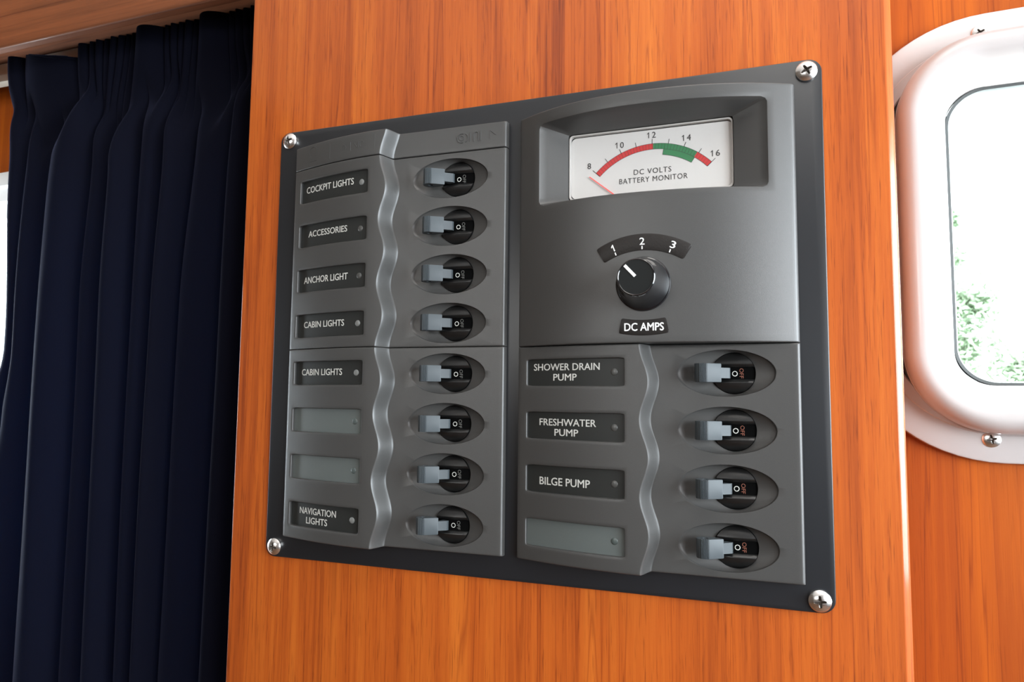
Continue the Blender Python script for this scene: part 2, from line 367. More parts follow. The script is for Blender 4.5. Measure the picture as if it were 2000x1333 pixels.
# ================================================================== the switch panel
panel = bpy.data.objects.new('switch_panel', None); COL.objects.link(panel)
tag(panel, 'dark grey boat electrical switch panel screwed to the varnished wood pillar', 'switch panel')
def back_plate():
    hx, hy = 173.0, 144.35; pr = [(0, -2), (0, -.5), (-.12, -.15), (-.5, 0)]
    L = [[(x, y, h) for x, y in rrect(0, 0, hx + d, hy + d, 7 + d, 8)] for d, h in pr]
    V, F = loops_mesh(L, close_last=True); mk('back_plate', V, F, M['plate'], panel, sharp=50)
back_plate()
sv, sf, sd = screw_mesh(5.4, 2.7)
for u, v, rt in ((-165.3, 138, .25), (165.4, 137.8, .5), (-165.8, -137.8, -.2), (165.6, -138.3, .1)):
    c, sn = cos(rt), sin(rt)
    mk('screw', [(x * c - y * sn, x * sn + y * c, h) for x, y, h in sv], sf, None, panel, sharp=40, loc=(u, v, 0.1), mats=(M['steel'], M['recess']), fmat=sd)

CW = 154.0; LU = -157.5; RU = 5.0
def smooth(t): t = max(0, min(1, t)); return t * t * (3 - 2 * t)
def base_h(x):
    if x <= 75.3: return 3 + 14 * (1 - max(0, 1 - x / 75.3) ** 1.8)
    if x < 80: return 17 - 11 * smooth((x - 75.3) / 4.7)
    return 6 - 1.2 * (x - 80) / 74
def edge_drop(d, r):
    return 0 if d >= r else r - sqrt(max(0, r * r - (r - d) ** 2))
def wave(t, T): return -2.3 * cos(2 * pi * t / (T / 3.0))
def bump_w(x):       # how much a grid line follows the wavy ridge
    if x <= 66 or x >= 87: return 0
    if x < 74.5: return smooth((x - 66) / 8.5)
    if x <= 81: return 1
    return smooth((87 - x) / 6)
def breaker_cover(u0, vt, vb, rows, name='breaker_cover', wv=None, per=40.7):
    """dished plastic cover: bulging label side, wavy step, flat switch side; rows = breaker centre heights"""
    T = vt - vb; er = 0.7; rr = 1.7
    wfun = wv or (lambda v: -2.3 * cos(2 * pi * (vt - v) / per))
    def H(x, v):
        h = base_h(x)
        return h - edge_drop(min(vt - v, v - vb), er) * .9 - edge_drop(x, .6) - edge_drop(CW - x, rr)
    def P(x, v): return (u0 + x + bump_w(x) * wfun(v), v, H(x, v))
    px0, px1, ph = 4.0, 67.0, 9.6                      # grid hole around the label pocket
    ex0, ex1, eh = 88.0, 146.0, 13.9                   # grid hole round the switch scoop
    xs = [0, .05, .2, .6, 2.2, 4.0] + [4.0 + 63.0 * i / 20 for i in range(1, 21)] + [69, 71, 72.5, 73.7, 74.5, 75, 75.3, 75.6, 76, 76.4, 76.8, 77.2, 77.65, 78.1, 78.5, 78.9, 79.3, 79.7, 80, 80.4, 81, 82, 83.5, 85.5, 88.0] \
         + [88 + 58 * i / 22 for i in range(1, 23)] + [148, 150.5, 152.3, 152.8, 153.3, 153.7, 153.9, 154.0]
    vset = {vt, vt - .05, vt - .2, vt - .45, vt - .7, vb, vb + .05, vb + .2, vb + .45, vb + .7}
    for r in rows:
        for i in range(9): vset.add(round(r + .4 - ph + 2 * ph * i / 8, 4))
        for sgn in (-1, 1): vset.add(round(r + sgn * eh, 4))
        vset.add(r)
    vl = sorted(vset)
    dense = [vl[0]]
    for a, b in zip(vl, vl[1:]):
        k = max(1, int(math.ceil((b - a) / 2.2)))
        dense += [a + (b - a) * i / k for i in range(1, k + 1)]
    vs_ = dense; V = []; F = []; idx = {}
    def inhole(xc, vc):
        for r in rows:
            if px0 < xc < px1 and r + .4 - ph < vc < r + .4 + ph: return 1
            if ex0 < xc < ex1 and r - eh < vc < r + eh: return 2
        return 0
    def vid(i, j):
        if (i, j) not in idx: idx[(i, j)] = len(V); V.append(P(xs[i], vs_[j]))
        return idx[(i, j)]
    for i in range(len(xs) - 1):
        for j in range(len(vs_) - 1):
            if not inhole((xs[i] + xs[i + 1]) / 2, (vs_[j] + vs_[j + 1]) / 2):
                F.append((vid(i, j), vid(i + 1, j), vid(i + 1, j + 1), vid(i, j + 1)))
    def boundary(xa, xb, va, vb_):
        I = [i for i, x in enumerate(xs) if xa - 1e-6 <= x <= xb + 1e-6]; J = [j for j, v in enumerate(vs_) if va - 1e-3 <= v <= vb_ + 1e-3]
        B = [(i, J[0]) for i in I[:-1]] + [(I[-1], j) for j in J[:-1]] + [(i, J[-1]) for i in reversed(I[1:])] + [(I[0], j) for j in reversed(J[1:])]
        return B
    def patch(B, loops):
        prev = [vid(i, j) for i, j in B]; n = len(B)
        for L in loops:
            cur = list(range(len(V), len(V) + n)); V.extend(L)
            for k in range(n):
                q = (k + 1) % n; F.append((prev[k], prev[q], cur[q], cur[k]))
            prev = cur
    for r in rows:
        # pocket
        rc = r + .4; cx = 35.5; B = boundary(px0, px1, rc - ph, rc + ph); hx0, hy0 = 31.5, ph; loops = []
        for hx, hy, dz, rad in ((30.1, 8.3, 0, 1.6), (29.7, 7.95, -.12, 1.4), (29.45, 7.7, -.45, 1.3), (29.2, 7.45, -2.6, 1.2)):
            L = []
            for i, j in B:
                a, b = (xs[i] - cx) / hx0, (vs_[j] - rc) / hy0; x, y = a * hx, b * hy
                cxx, cyy = hx - rad, hy - rad
                if abs(x) > cxx and abs(y) > cyy:
                    dx, dy = abs(x) - cxx, abs(y) - cyy; m = math.hypot(dx, dy); k = rad / m; x = math.copysign(cxx + dx * k, x); y = math.copysign(cyy + dy * k, y)
                L.append((u0 + cx + x, rc + y, base_h(cx + x) + dz))
            loops.append(L)
        patch(B, loops)
        # scoop
        B = boundary(ex0, ex1, r - eh, r + eh); loops = []; ec, a_, b_ = 116.8, 25.6, 12.5; cc, cr = 121.0, 11.2
        for sfrac, dz in ((0, 0), (.025, -.1), (.05, -.5), (.09, -1.0), (.16, -1.35), (.35, -2.0), (.7, -3.1), (1.0, -4.0), (1.0, -5.15)):
            L = []
            for i, j in B:
                th = math.atan2((vs_[j] - r) / eh, (xs[i] - 117.0) / 29.0)
                E = (ec + a_ * cos(th), b_ * sin(th)); C_ = (cc + cr * cos(th), cr * sin(th)); f = sfrac
                x = E[0] + (C_[0] - E[0]) * f; y = E[1] + (C_[1] - E[1]) * f
                L.append((u0 + x, r + y, base_h(x) + dz))
            loops.append(L)
        patch(B, loops)
    # skirts down to the plate
    nx, nv = len(xs), len(vs_)
    loop = [vid(i, 0) for i in range(nx)] + [vid(nx - 1, j) for j in range(1, nv)] + [vid(i, nv - 1) for i in range(nx - 2, -1, -1)] + [vid(0, j) for j in range(nv - 2, 0, -1)]
    b = len(V); V.extend([(V[k][0], V[k][1], 0) for k in loop]); n = len(loop)
    for k in range(n):
        q = (k + 1) % n; F.append((loop[q], loop[k], b + k, b + q))
    return mk(name, V, F, M['cover'], panel, sharp=22)
rows_low = [-23.8 - 30.25 * k for k in range(4)]; rows_up = [98.0 - 30.25 * k for k in range(4)]
VB = -129.9; VJ = -7.7
c1 = breaker_cover(LU, 113.9, VJ + .35, rows_up); c2 = breaker_cover(LU, VJ, VB, rows_low); c3 = breaker_cover(RU, VJ - .6, VB - .3, rows_low)
# narrow cap piece above the left covers
cap = breaker_cover(LU, 130.4, 114.4, [], 'end_cap', wv=lambda v: -2.3 * cos(2 * pi * (v - 114.2) / 40.7))
# raised marks moulded into the cap
def stroke(V, F, pts, wdt, hgt, closed=False):
    n = len(pts); rng = range(n) if closed else range(n - 1)
    for k in rng:
        (x0, y0), (x1, y1) = pts[k], pts[(k + 1) % n]; L = math.hypot(x1 - x0, y1 - y0) or 1; nx, ny = -(y1 - y0) / L * wdt / 2, (x1 - x0) / L * wdt / 2
        b = len(V)
        for (x, y) in ((x0 - nx, y0 - ny), (x1 - nx, y1 - ny), (x1 + nx, y1 + ny), (x0 + nx, y0 + ny)):
            V.append((LU + x, y, base_h(x) - .1)); 
        for (x, y) in ((x0 - nx * .5, y0 - ny * .5), (x1 - nx * .5, y1 - ny * .5), (x1 + nx * .5, y1 + ny * .5), (x0 + nx * .5, y0 + ny * .5)): V.append((LU + x, y, base_h(x) + hgt))
        F += [tuple(b + i for i in f) for f in ((4, 5, 6, 7), (0, 1, 5, 4), (1, 2, 6, 5), (2, 3, 7, 6), (3, 0, 4, 7))]
def ring_pts(cx, cy, r, a0=0, a1=2 * pi, n=16): return [(cx + r * cos(a0 + (a1 - a0) * i / n), cy + r * sin(a0 + (a1 - a0) * i / n)) for i in range(n + 1)]
cy = 122.6
def mark(strokes):
    V = []; F = []
    for pts, wd, hg in strokes: stroke(V, F, pts, wd, hg)
    mk('raised_mark', V, F, M['cover'], cap, sharp=20)
mark([(ring_pts(124.5, cy, 1.5), .5, .4)]); mark([(ring_pts(124.5, cy, 2.9, 1.2, 2 * pi - 1.2), .5, .45)]); mark([(ring_pts(125.6, cy, 3.1, -1.1, 1.1, 8), .5, .45)])
mark([([(130.3, cy - 2.9), (130.3, cy + 3.2)], .6, .45)]); mark([([(132.6, cy - 2.9), (132.6, cy + 1.4)] + ring_pts(134.2, cy + 1.4, 1.6, pi, 0, 8) + [(135.8, cy - 2.9)], .5, .45)])
mark([([(137.2, cy - 2.9), (137.2, cy + 3.2)], .6, .45)]); mark([([(143.4, cy - 2.6), (143.4, cy + 3), (147.4, cy - .4)], .45, .26)])
mark([([(50.6, cy - 2.8), (50.6, cy + 2.6)], .5, .2)]); mark([([(54, cy + 1.6), (55.6, cy - 1.4), (57.2, cy + 2.2), (57.2, cy - 1.6)], .35, .2)])
mark([(ring_pts(60, cy, 1.8, .6, 5, 8), .3, .16)]); mark([(ring_pts(45, cy - .4, 1.8, -1, 3, 8), .3, .16)])
mark([([(33, 117.4), (33, 127.6), (69.5, 127.6), (69.5, 117.4), (33, 117.4)], .3, .08)])
mark([(ring_pts(17.5, 124.6, 3.6, -1.0, 4.2), .35, .16)]); mark([([(13.5, 118.4), (21, 118.6)], .4, .2)])

# ---- label strips in the pockets
def pocket_surf(u0): return lambda u, v: base_h(u - u0) - 2.0
def label_strip(u0, row, lines, blank, lamp):
    rc = row + .4; N = 30; V = []; F = []; fs = pocket_surf(u0)
    for i in range(N + 1):
        u = u0 + 35.5 - 29.3 + 58.6 * i / N; h = fs(u, 0)
        V += [(u, rc - 7.55, h - .5), (u, rc - 7.55, h), (u, rc + 7.55, h), (u, rc + 7.55, h - .5)]
    for i in range(N):
        for k in range(3): F.append((i * 4 + k, (i + 1) * 4 + k, (i + 1) * 4 + k + 1, i * 4 + k + 1))
    o = mk('label_strip', V, F, M['label_blank'] if blank else M['label'], panel, sharp=30)
    o['label'] = ('bare grey-green label strip' if blank else 'black label strip with pale lettering')
    for t, a, b, c, d in lines:
        text_mesh(t, u0 + a, u0 + b, c, d, fs, 'lettering', M['lettering'], o, bold=0.013, lift=.08)
    # small round indicator lens, slightly domed
    L = []; lu, lv = u0 + 59.2, row + .45
    for r, h in ((1.95, -.1), (1.9, .12), (1.5, .3), (.8, .42), (.1, .46)):
        L.append([(lu + r * cos(k * pi / 10), lv + r * sin(k * pi / 10), fs(lu, 0) + h + r * cos(k * pi / 10) * .12) for k in range(20)])
    V, F = loops_mesh(L, close_last=True)
    mk('indicator_lamp', V, F, lamp, o, sharp=60)
lit, dim, off = M['led'], M['led_dim'], M['led_off']
def one(t, x0, x1, c, h=4.1): return [(t, x0, x1, c - h / 2, c + h / 2)]
lab = [(rows_up[0], one('COCKPIT LIGHTS', 10.6, 52.9, 99.9, 4.3), 0, lit), (rows_up[1], one('ACCESSORIES', 13.9, 48.6, 69.5), 0, dim),
       (rows_up[2], one('ANCHOR LIGHT', 11, 50.2, 38.4, 4.3), 0, dim), (rows_up[3], one('CABIN LIGHTS', 12.5, 48.4, 8.6), 0, lit),
       (rows_low[0], one('CABIN LIGHTS', 12.1, 48, -22.7), 0, lit), (rows_low[1], [], 1, off), (rows_low[2], [], 1, off),
       (rows_low[3], one('NAVIGATION', 14.8, 46.5, -111.6) + one('LIGHTS', 21, 39.5, -117.5), 0, lit)]
for r, ln, b, lp in lab: label_strip(LU, r, ln, b, lp)
lab = [(rows_low[0], one('SHOWER DRAIN', 10.1, 50.9, -20.2, 3.9) + one('PUMP', 22.9, 37.3, -26.1, 3.8), 0, dim),
       (rows_low[1], one('FRESHWATER', 14.1, 48.8, -51.6, 3.9) + one('PUMP', 23.8, 38.3, -57.3, 3.8), 0, dim),
       (rows_low[2], one('BILGE PUMP', 14.4, 45.3, -84.9, 4.3), 0, dim), (rows_low[3], [], 1, off)]
for r, ln, b, lp in lab: label_strip(RU, r, ln, b, lp)

# ---- circuit breakers with their toggles
def breaker_mesh():
    """black round face: two domed half-moons either side of a slot, floor below"""
    V = []; F = []; r = 10.9; y0 = 3.2
    for sg in (1, -1):
        prof = [(y0, -2.6), (y0, -.2), (y0 + .2, .25), (y0 + 1.5, 1.35), (y0 + 1.9, 1.45), (6.2, 1.15), (7.5, .6), (8.8, -.2), (9.8, -1.0), (10.6, -1.9), (10.88, -4)]
        NX = 20; b = len(V)
        for y, h in prof:
            hw = sqrt(max(0.01, r * r - y * y))
            for i in range(NX + 1):
                x = -hw + 2 * hw * i / NX; V.append((x, sg * y, h - 1.2 * (x / r) ** 2))
        for k in range(len(prof) - 1):
            for i in range(NX):
                f = (b + k * (NX + 1) + i, b + k * (NX + 1) + i + 1, b + (k + 1) * (NX + 1) + i + 1, b + (k + 1) * (NX + 1) + i)
                F.append(f if sg > 0 else f[::-1])
        # side wall
        for e in (0, NX):
            for k in range(len(prof) - 1):
                p, q = b + k * (NX + 1) + e, b + (k + 1) * (NX + 1) + e; bb = len(V)
                V.append((V[p][0], V[p][1], -5)); V.append((V[q][0], V[q][1], -5)); F.append((p, q, bb + 1, bb))
    return V, F
bv, bf = breaker_mesh()
def slot_mesh():
    V = []; F = []; N = 16
    for i in range(N + 1):
        x = -11 + 22 * i / N; h = -.9 - 1.1 * (x / 11.0) ** 2
        V += [(x, -3.3, h), (x, 3.3, h)]
    for i in range(N): F.append((2 * i, 2 * i + 2, 2 * i + 3, 2 * i + 1))
    b = len(V)   # floor disc behind
    for k in range(32): V.append((11.15 * cos(k * pi / 16), 11.15 * sin(k * pi / 16), -2.2))
    F.append(tuple(range(b, b + 32))); return V, F
slv, slf = slot_mesh()
def toggle_mesh():
    V = []; F = []
    cx, ch, R0 = -15.3, 4.6, 4.3        # barrel end of the lever; u from breaker centre, h from the cover face
    prof = []
    def arc(a0, a1, n):
        for i in range(n + 1):
            a = a0 + (a1 - a0) * i / n; prof.append((cx + R0 * cos(a), ch + R0 * sin(a)))
    arc(math.radians(265), math.radians(112), 14)
    a = 108.0
    while a > 56:                         # fine ribs across the barrel
        for rr_, st in ((R0 + .32, 2.2), (R0 + .32, 3.0), (R0 - .12, 2.0), (R0 - .12, 1.8)):
            prof.append((cx + rr_ * cos(math.radians(a)), ch + rr_ * sin(math.radians(a)))); a -= st
    prof.append((cx + R0 * cos(math.radians(54)), ch + R0 * sin(math.radians(54))))
    prof += [(-6.4, 3.9), (-6.0, 3.5), (-8.4, .9)]
    prof = prof[::-1]; n = len(prof)
    hw = 4.9; NH = 14; hole = [(cx + .4 + 1.55 * cos(2 * pi * k / NH), ch + .3 + 1.55 * sin(2 * pi * k / NH)) for k in range(NH)]
    # outer skin
    lv = [(-hw, .97), (-hw + .25, 1.0), (hw - .25, 1.0), (hw, .97)]
    mx = sum(p[0] for p in prof) / n; mh = sum(p[1] for p in prof) / n
    for y, k in lv:
        for p in prof: V.append((mx + (p[0] - mx) * k, y, mh + (p[1] - mh) * k))
    for q in range(3):
        for i in range(n):
            j = (i + 1) % n; F.append((q * n + i, q * n + j, (q + 1) * n + j, (q + 1) * n + i))
    # end faces with a drilled hole: bridge every outline vertex to the nearest hole vertex
    for e, y in ((0, -hw), (3, hw)):
        b = len(V)
        for p in hole: V.append((p[0], y, p[1]))
        for p in hole: V.append((p[0], y * .35, p[1]))
        near = []
        for i in range(n):
            p = prof[i]; th = math.atan2(p[1] - hole_c[1], p[0] - hole_c[0]) if False else math.atan2(p[1] - (ch + .3), p[0] - (cx + .4))
            near.append(int(round(th / (2 * pi) * NH)) % NH)
        for i in range(n):
            j = (i + 1) % n; A, B_ = e * n + i, e * n + j; ka, kb = near[i], near[j]
            if ka == kb: F.append((A, B_, b + ka))
            else:
                F.append((A, B_, b + kb)); st = 1 if (kb - ka) % NH <= NH // 2 else -1; k = ka
                while k != kb: F.append((A, b + (k + st) % NH, b + k)); k = (k + st) % NH
        for k in range(NH): q = (k + 1) % NH; F.append((b + k, b + q, b + NH + q, b + NH + k))
        F.append(tuple(b + NH + k for k in range(NH)))
    # neck running down into the slot
    nk = [(-7.6, 1.6), (-6.3, 3.4), (-3.6, 1.2), (-1.9, .0), (-1.6, -1.6), (-5.6, -3.0)]
    b = len(V); m = len(nk)
    for y in (-2.75, 2.75):
        for p in nk: V.append((p[0], y, p[1]))
    for i in range(m): j = (i + 1) % m; F.append((b + j, b + i, b + m + i, b + m + j))
    F.append(tuple(b + i for i in range(m))); F.append(tuple(b + m + i for i in reversed(range(m))))
    return V, F
hole_c = (0, 0)
tv, tf = toggle_mesh()
def flip(F): return [f[::-1] for f in F]
protoB = protoT = protoS = None
def breaker(u0, row, orange_refl, tilt):
    global protoB, protoT, protoS
    h0 = base_h(121.0) - 3.0; u = u0 + 121.0
    if protoB is None:
        b = protoB = mk('circuit_breaker', bv, bf, M['black'], panel, sharp=26, loc=(u, row, h0))
        s = protoS = mk('slot_floor', slv, slf, M['void'], b, sharp=30); s.location = (0, 0, 0)
        t = protoT = mk('toggle', tv, tf, M['toggle'], b, sharp=24); t.location = W3((0, 0, 3.0)); t['label'] = 'grey ribbed toggle lever flipped to off'
    else:
        b = share(protoB, panel, (u, row, h0)); s = share(protoS, b, (0, 0, 0)); t = share(protoT, b, (0, 0, 3.0))
    t.rotation_euler = (0, 0, math.radians(tilt)) if False else (0, 0, 0)
    fs = lambda x, y: -.9 - 1.1 * (x / 11.0) ** 2
    V = []; F = []
    for k in range(28):
        for r in (1.05, 1.42): x, y = .6 + r * cos(k * pi / 14), r * sin(k * pi / 14) - .2; V.append((x, y, fs(x, 0) + .1))
    for k in range(28): j = (k + 1) % 28; F.append((2 * k, 2 * k + 1, 2 * j + 1, 2 * j))
    mk('off_ring', V, F, M['lettering'], b, smooth=False)
    text_mesh('OFF', 2.9, 5.0, -2.6, 2.6, fs, 'off_lettering', M['off_orange_refl'] if orange_refl else M['off_grey'], b, bold=0.0, rot=-1, lift=.1)
    # faint rating marks moulded into the half-moons
    V = []; F = []
    for sg in (1, -1):
        for x, wd, hh in ((-2.6, .35, 1.0), (-.6, .4, 1.5), (.5, .35, 1.2), (2.0, .4, 1.6), (3.2, .9, .35)):
            y = sg * 7.2; z = .72 - 1.2 * (x / 10.9) ** 2; b0 = len(V)
            for (a, c_, d) in ((x - wd / 2, y - hh / 2, 0), (x + wd / 2, y - hh / 2, 0), (x + wd / 2, y + hh / 2, 0), (x - wd / 2, y + hh / 2, 0)):
                V.append((a, c_, z - .48 * (abs(c_) - 7.2) + .18))
            F.append((b0, b0 + 1, b0 + 2, b0 + 3))
    mk('moulded_mark', V, F, M['black'], b, smooth=False)
for r in rows_up + rows_low: breaker(LU, r, False, 0)
for r in rows_low: breaker(RU, r, True, 0)

# ================================================================== battery meter cover
def meter_h(x, v=60.0):
    k = abs((x - 72) / (72.0 if x < 72 else 84.0)) ** 2.2; t = max(0, min(1, (130 - v) / 138.0))
    return 3 + (19.0 - 3.0 * t) * (1 - min(1.05, k))
MV0, MV1 = VJ - .2, 130.3
def meter_cover():
    er, rr = .7, 1.8
    def H(x, v): return meter_h(x, v) - edge_drop(min(MV1 - v, v - MV0), er) * .9 - edge_drop(x, .6) - edge_drop(CW - x, rr)
    wx0, wx1, wv0, wv1 = 10.5, 144.0, 71.0, 126.0
    xs = [0, .05, .2, .6, 2, 4.5, 7.5, wx0] + [wx0 + (wx1 - wx0) * i / 44 for i in range(1, 45)] + [146.5, 149, 151, 152.2, 152.7, 153.2, 153.6, 153.85, 154]
    vs_ = [MV0, MV0 + .05, MV0 + .2, MV0 + .45, MV0 + .7] + [MV0 + .7 + (wv0 - MV0 - .7) * i / 22 for i in range(1, 23)] + [wv0 + (wv1 - wv0) * i / 20 for i in range(1, 21)] + [127.5, 129, MV1 - .7, MV1 - .45, MV1 - .2, MV1 - .05, MV1]
    V = []; F = []; idx = {}
    def vid(i, j):
        if (i, j) not in idx: idx[(i, j)] = len(V); V.append((RU + xs[i], vs_[j], H(xs[i], vs_[j])))
        return idx[(i, j)]
    for i in range(len(xs) - 1):
        for j in range(len(vs_) - 1):
            xc, vc = (xs[i] + xs[i + 1]) / 2, (vs_[j] + vs_[j + 1]) / 2
            if not (wx0 < xc < wx1 and wv0 < vc < wv1): F.append((vid(i, j), vid(i + 1, j), vid(i + 1, j + 1), vid(i, j + 1)))
    I = [i for i, x in enumerate(xs) if wx0 - 1e-6 <= x <= wx1 + 1e-6]; J = [j for j, v in enumerate(vs_) if wv0 - 1e-6 <= v <= wv1 + 1e-6]
    B = [(i, J[0]) for i in I[:-1]] + [(I[-1], j) for j in J[:-1]] + [(i, J[-1]) for i in reversed(I[1:])] + [(I[0], j) for j in reversed(J[1:])]
    cx, cy, hx0, hy0 = (wx0 + wx1) / 2, (wv0 + wv1) / 2, (wx1 - wx0) / 2, (wv1 - wv0) / 2
    O = (RU + 77.2, 98.3, 62.8, 24.3, 3.0); In = (81.4, 97.3, 46.5, 19.9, 1.6)      # outer rim and inner window (centre u, v, half sizes, radius)
    def shp(a, b, Q, grow=0):
        u, v, hx, hy, rad = Q; hx += grow; hy += grow; x, y = a * hx, b * hy; ax, ay = hx - rad, hy - rad
        # blend corners
        if abs(x) > ax and abs(y) > ay:
            dx, dy = abs(x) - ax, abs(y) - ay; m = math.hypot(dx, dy) or 1; k = rad / m
            if m > rad: x = math.copysign(ax + dx * k, x); y = math.copysign(ay + dy * k, y)
        return u + x, v + y
    prev = [vid(i, j) for i, j in B]; n = len(B)
    for f, g, dz in ((0, .6, 0), (0, .2, -.12), (0, -.1, -.5), (.25, 0, None), (.5, 0, None), (.75, 0, None), (1, 0, None), (1, 0, 'w')):
        L = []
        for i, j in B:
            a, b = (xs[i] - cx) / hx0, (vs_[j] - cy) / hy0; p = shp(a, b, O, g if f == 0 else -.1); q = shp(a, b, In)
            u, v = p[0] + (q[0] - p[0]) * f, p[1] + (q[1] - p[1]) * f
            hp = meter_h(p[0] - RU, p[1]) - .5
            h = meter_h(u - RU, v) + dz if f == 0 else (hp + (3.2 - hp) * f if dz is None else .4)
            L.append((u, v, h))
        cur = list(range(len(V), len(V) + n)); V.extend(L)
        for k in range(n): q = (k + 1) % n; F.append((prev[k], prev[q], cur[q], cur[k]))
        prev = cur
    nx, nv = len(xs), len(vs_)
    loop = [vid(i, 0) for i in range(nx)] + [vid(nx - 1, j) for j in range(1, nv)] + [vid(i, nv - 1) for i in range(nx - 2, -1, -1)] + [vid(0, j) for j in range(nv - 2, 0, -1)]
    b = len(V); V.extend([(V[k][0], V[k][1], 0) for k in loop]); n = len(loop)
    for k in range(n): q = (k + 1) % n; F.append((loop[q], loop[k], b + k, b + q))
    return mk('meter_cover', V, F, M['cover'], panel, sharp=24)
meter_cover()
# dial
DC = 81.75
dial = mk('dial_card', *loops_mesh([[(x, y, .3) for x, y in rrect(DC, 97.2, 45.6, 18.3, 3.2, 6)], [(x, y, .6) for x, y in rrect(DC, 97.2, 45.6, 18.3, 3.2, 6)]], True), M['dial'], panel, smooth=False)
L = []
for d, h in ((.25, .2), (.25, 2.1), (.1, 2.3), (-.5, 2.3), (-.7, 2.1), (-.8, .3)):
    L.append([(x, y, h) for x, y in rrect(81.4, 97.3, 46.0 + d, 19.4 + d, 2.4 + d * .5, 6)])
V, F = loops_mesh(L); mk('meter_bezel', V, F, M['bezel'], panel, sharp=40)
V, F = loops_mesh([[(x, y, 2.3) for x, y in rrect(81.4, 97.3, 45.2, 18.6, 2, 6)], [(x, y, 2.9) for x, y in rrect(81.4, 97.3, 45.2, 18.6, 2, 6)]], True, True)
mk('meter_glass', V, F, M['meter_glass'], panel, smooth=False)
# scale: circle fitted through the printed band
AC = (83.6, 61.9 + .6); RO = 44.8; RI = 41.5
def on_arc(ang, r): return AC[0] + r * sin(ang), AC[1] + r * cos(ang)
A0, A1 = math.radians(-46.6), math.radians(46.6)
def volt(v): return A0 + (A1 - A0) * (v - 8) / 8.0
def band(name, v0, v1, r0, r1, mat, lift=.68, n=40):
    V = []; F = []
    for i in range(n + 1):
        a = volt(v0 + (v1 - v0) * i / n); V += [on_arc(a, r0) + (lift,), on_arc(a, r1) + (lift,)]
    for i in range(n): F.append((2 * i, 2 * i + 2, 2 * i + 3, 2 * i + 1))
    return mk(name, V, F, mat, dial, smooth=False)
band('red_band', 8, 12.05, RI, RO, M['red']); band('green_band', 12.05, 14.9, RI, RO, M['green']); band('red_band', 14.9, 16, RI, RO, M['red'])
band('green_block', 12.75, 14.95, RI - 3.3, RI, M['green'])
def dial_lines():
    V = []; F = []
    def seg(p, q, wd, lift=.74):
        dx, dy = q[0] - p[0], q[1] - p[1]; L = math.hypot(dx, dy); nx, ny = -dy / L * wd / 2, dx / L * wd / 2; b = len(V)
        V.extend([(p[0] - nx, p[1] - ny, lift), (q[0] - nx, q[1] - ny, lift), (q[0] + nx, q[1] + ny, lift), (p[0] + nx, p[1] + ny, lift)]); F.append((b, b + 1, b + 2, b + 3))
    for v in range(8, 17): seg(on_arc(volt(v), RO - (0 if v not in (8, 16) else 3.3)), on_arc(volt(v), RO + 2.7), .3)
    for i in range(81):
        v = 8 + i * .1 
        if i % 2 == 0: seg(on_arc(volt(v), RI + .1), on_arc(volt(v), RO), .15)
    for r, a, b in ((RI, 8, 16), (RO, 8, 16), (RI - 3.3, 12.75, 14.95)):
        n = 48
        for i in range(n): seg(on_arc(volt(a + (b - a) * i / n), r), on_arc(volt(a + (b - a) * (i + 1) / n), r), .18)
    for v in (12.75, 14.95): seg(on_arc(volt(v), RI - 3.3), on_arc(volt(v), RI), .18)
    return mk('scale_lines', V, F, M['ink'], dial, smooth=False)
dial_lines()
flat = lambda u, v: .68
for t, u, v in (('8', 47.0, 97.9), ('10', 64.9, 108.5), ('12', 83.2, 112.4), ('14', 102.6, 108.6), ('16', 118.1, 98.0)):
    hw = 1.05
    o = text_mesh(t[-1], u - hw + (1.4 if len(t) > 1 else 0), u + hw + (1.4 if len(t) > 1 else 0), v - 1.75, v + 1.75, flat, 'scale_number', M['ink'], dial, bold=0.008, lift=.05)
    if len(t) > 1:
        n0 = len(o.data.vertices); VV = [tuple(q.co) for q in o.data.vertices] + [W3((x, y, .73)) for x, y in [(-.1 + u - 1.6, v - 1.75), (.32 + u - 1.6, v - 1.75), (.32 + u - 1.6, v + 1.75), (.05 + u - 1.6, v + 1.75), (-.85 + u - 1.6, v + .9), (-.85 + u - 1.6, v + .45), (-.1 + u - 1.6, v + .95)]]
        FF = [tuple(q.vertices) for q in o.data.polygons] + [tuple(n0 + i for i in f) for f in ((0, 1, 2, 6), (6, 2, 3), (6, 3, 4, 5))]
        o.data.clear_geometry(); o.data.from_pydata(VV, [], FF); o.data.update()
text_mesh('DC VOLTS', 73.1, 94.2, 90.0, 93.1, flat, 'lettering', M['ink'], dial, bold=0.002, lift=.05, spacing=1.15)
text_mesh('BATTERY MONITOR', 64.7, 103.1, 85.3, 88.4, flat, 'lettering', M['ink'], dial, bold=0.002, lift=.05, spacing=1.12)
# needle: thin tapering rod lying on its stop
V = []; p, q = (47.3, 91.2), (64.2, 77.4); dx, dy = q[0] - p[0], q[1] - p[1]; Ln = math.hypot(dx, dy); nx, ny = -dy / Ln, dx / Ln
for (c, wd) in ((p, .26), (q, .32)): V += [(c[0] - nx * wd, c[1] - ny * wd, 1.3), (c[0] + nx * wd, c[1] + ny * wd, 1.3), (c[0] + nx * wd, c[1] + ny * wd, 1.55), (c[0] - nx * wd, c[1] - ny * wd, 1.55)]
mk('needle', V, [(0, 1, 2, 3), (7, 6, 5, 4), (0, 4, 5, 1), (1, 5, 6, 2), (2, 6, 7, 3), (3, 7, 4, 0)], M['needle'], panel, smooth=False)

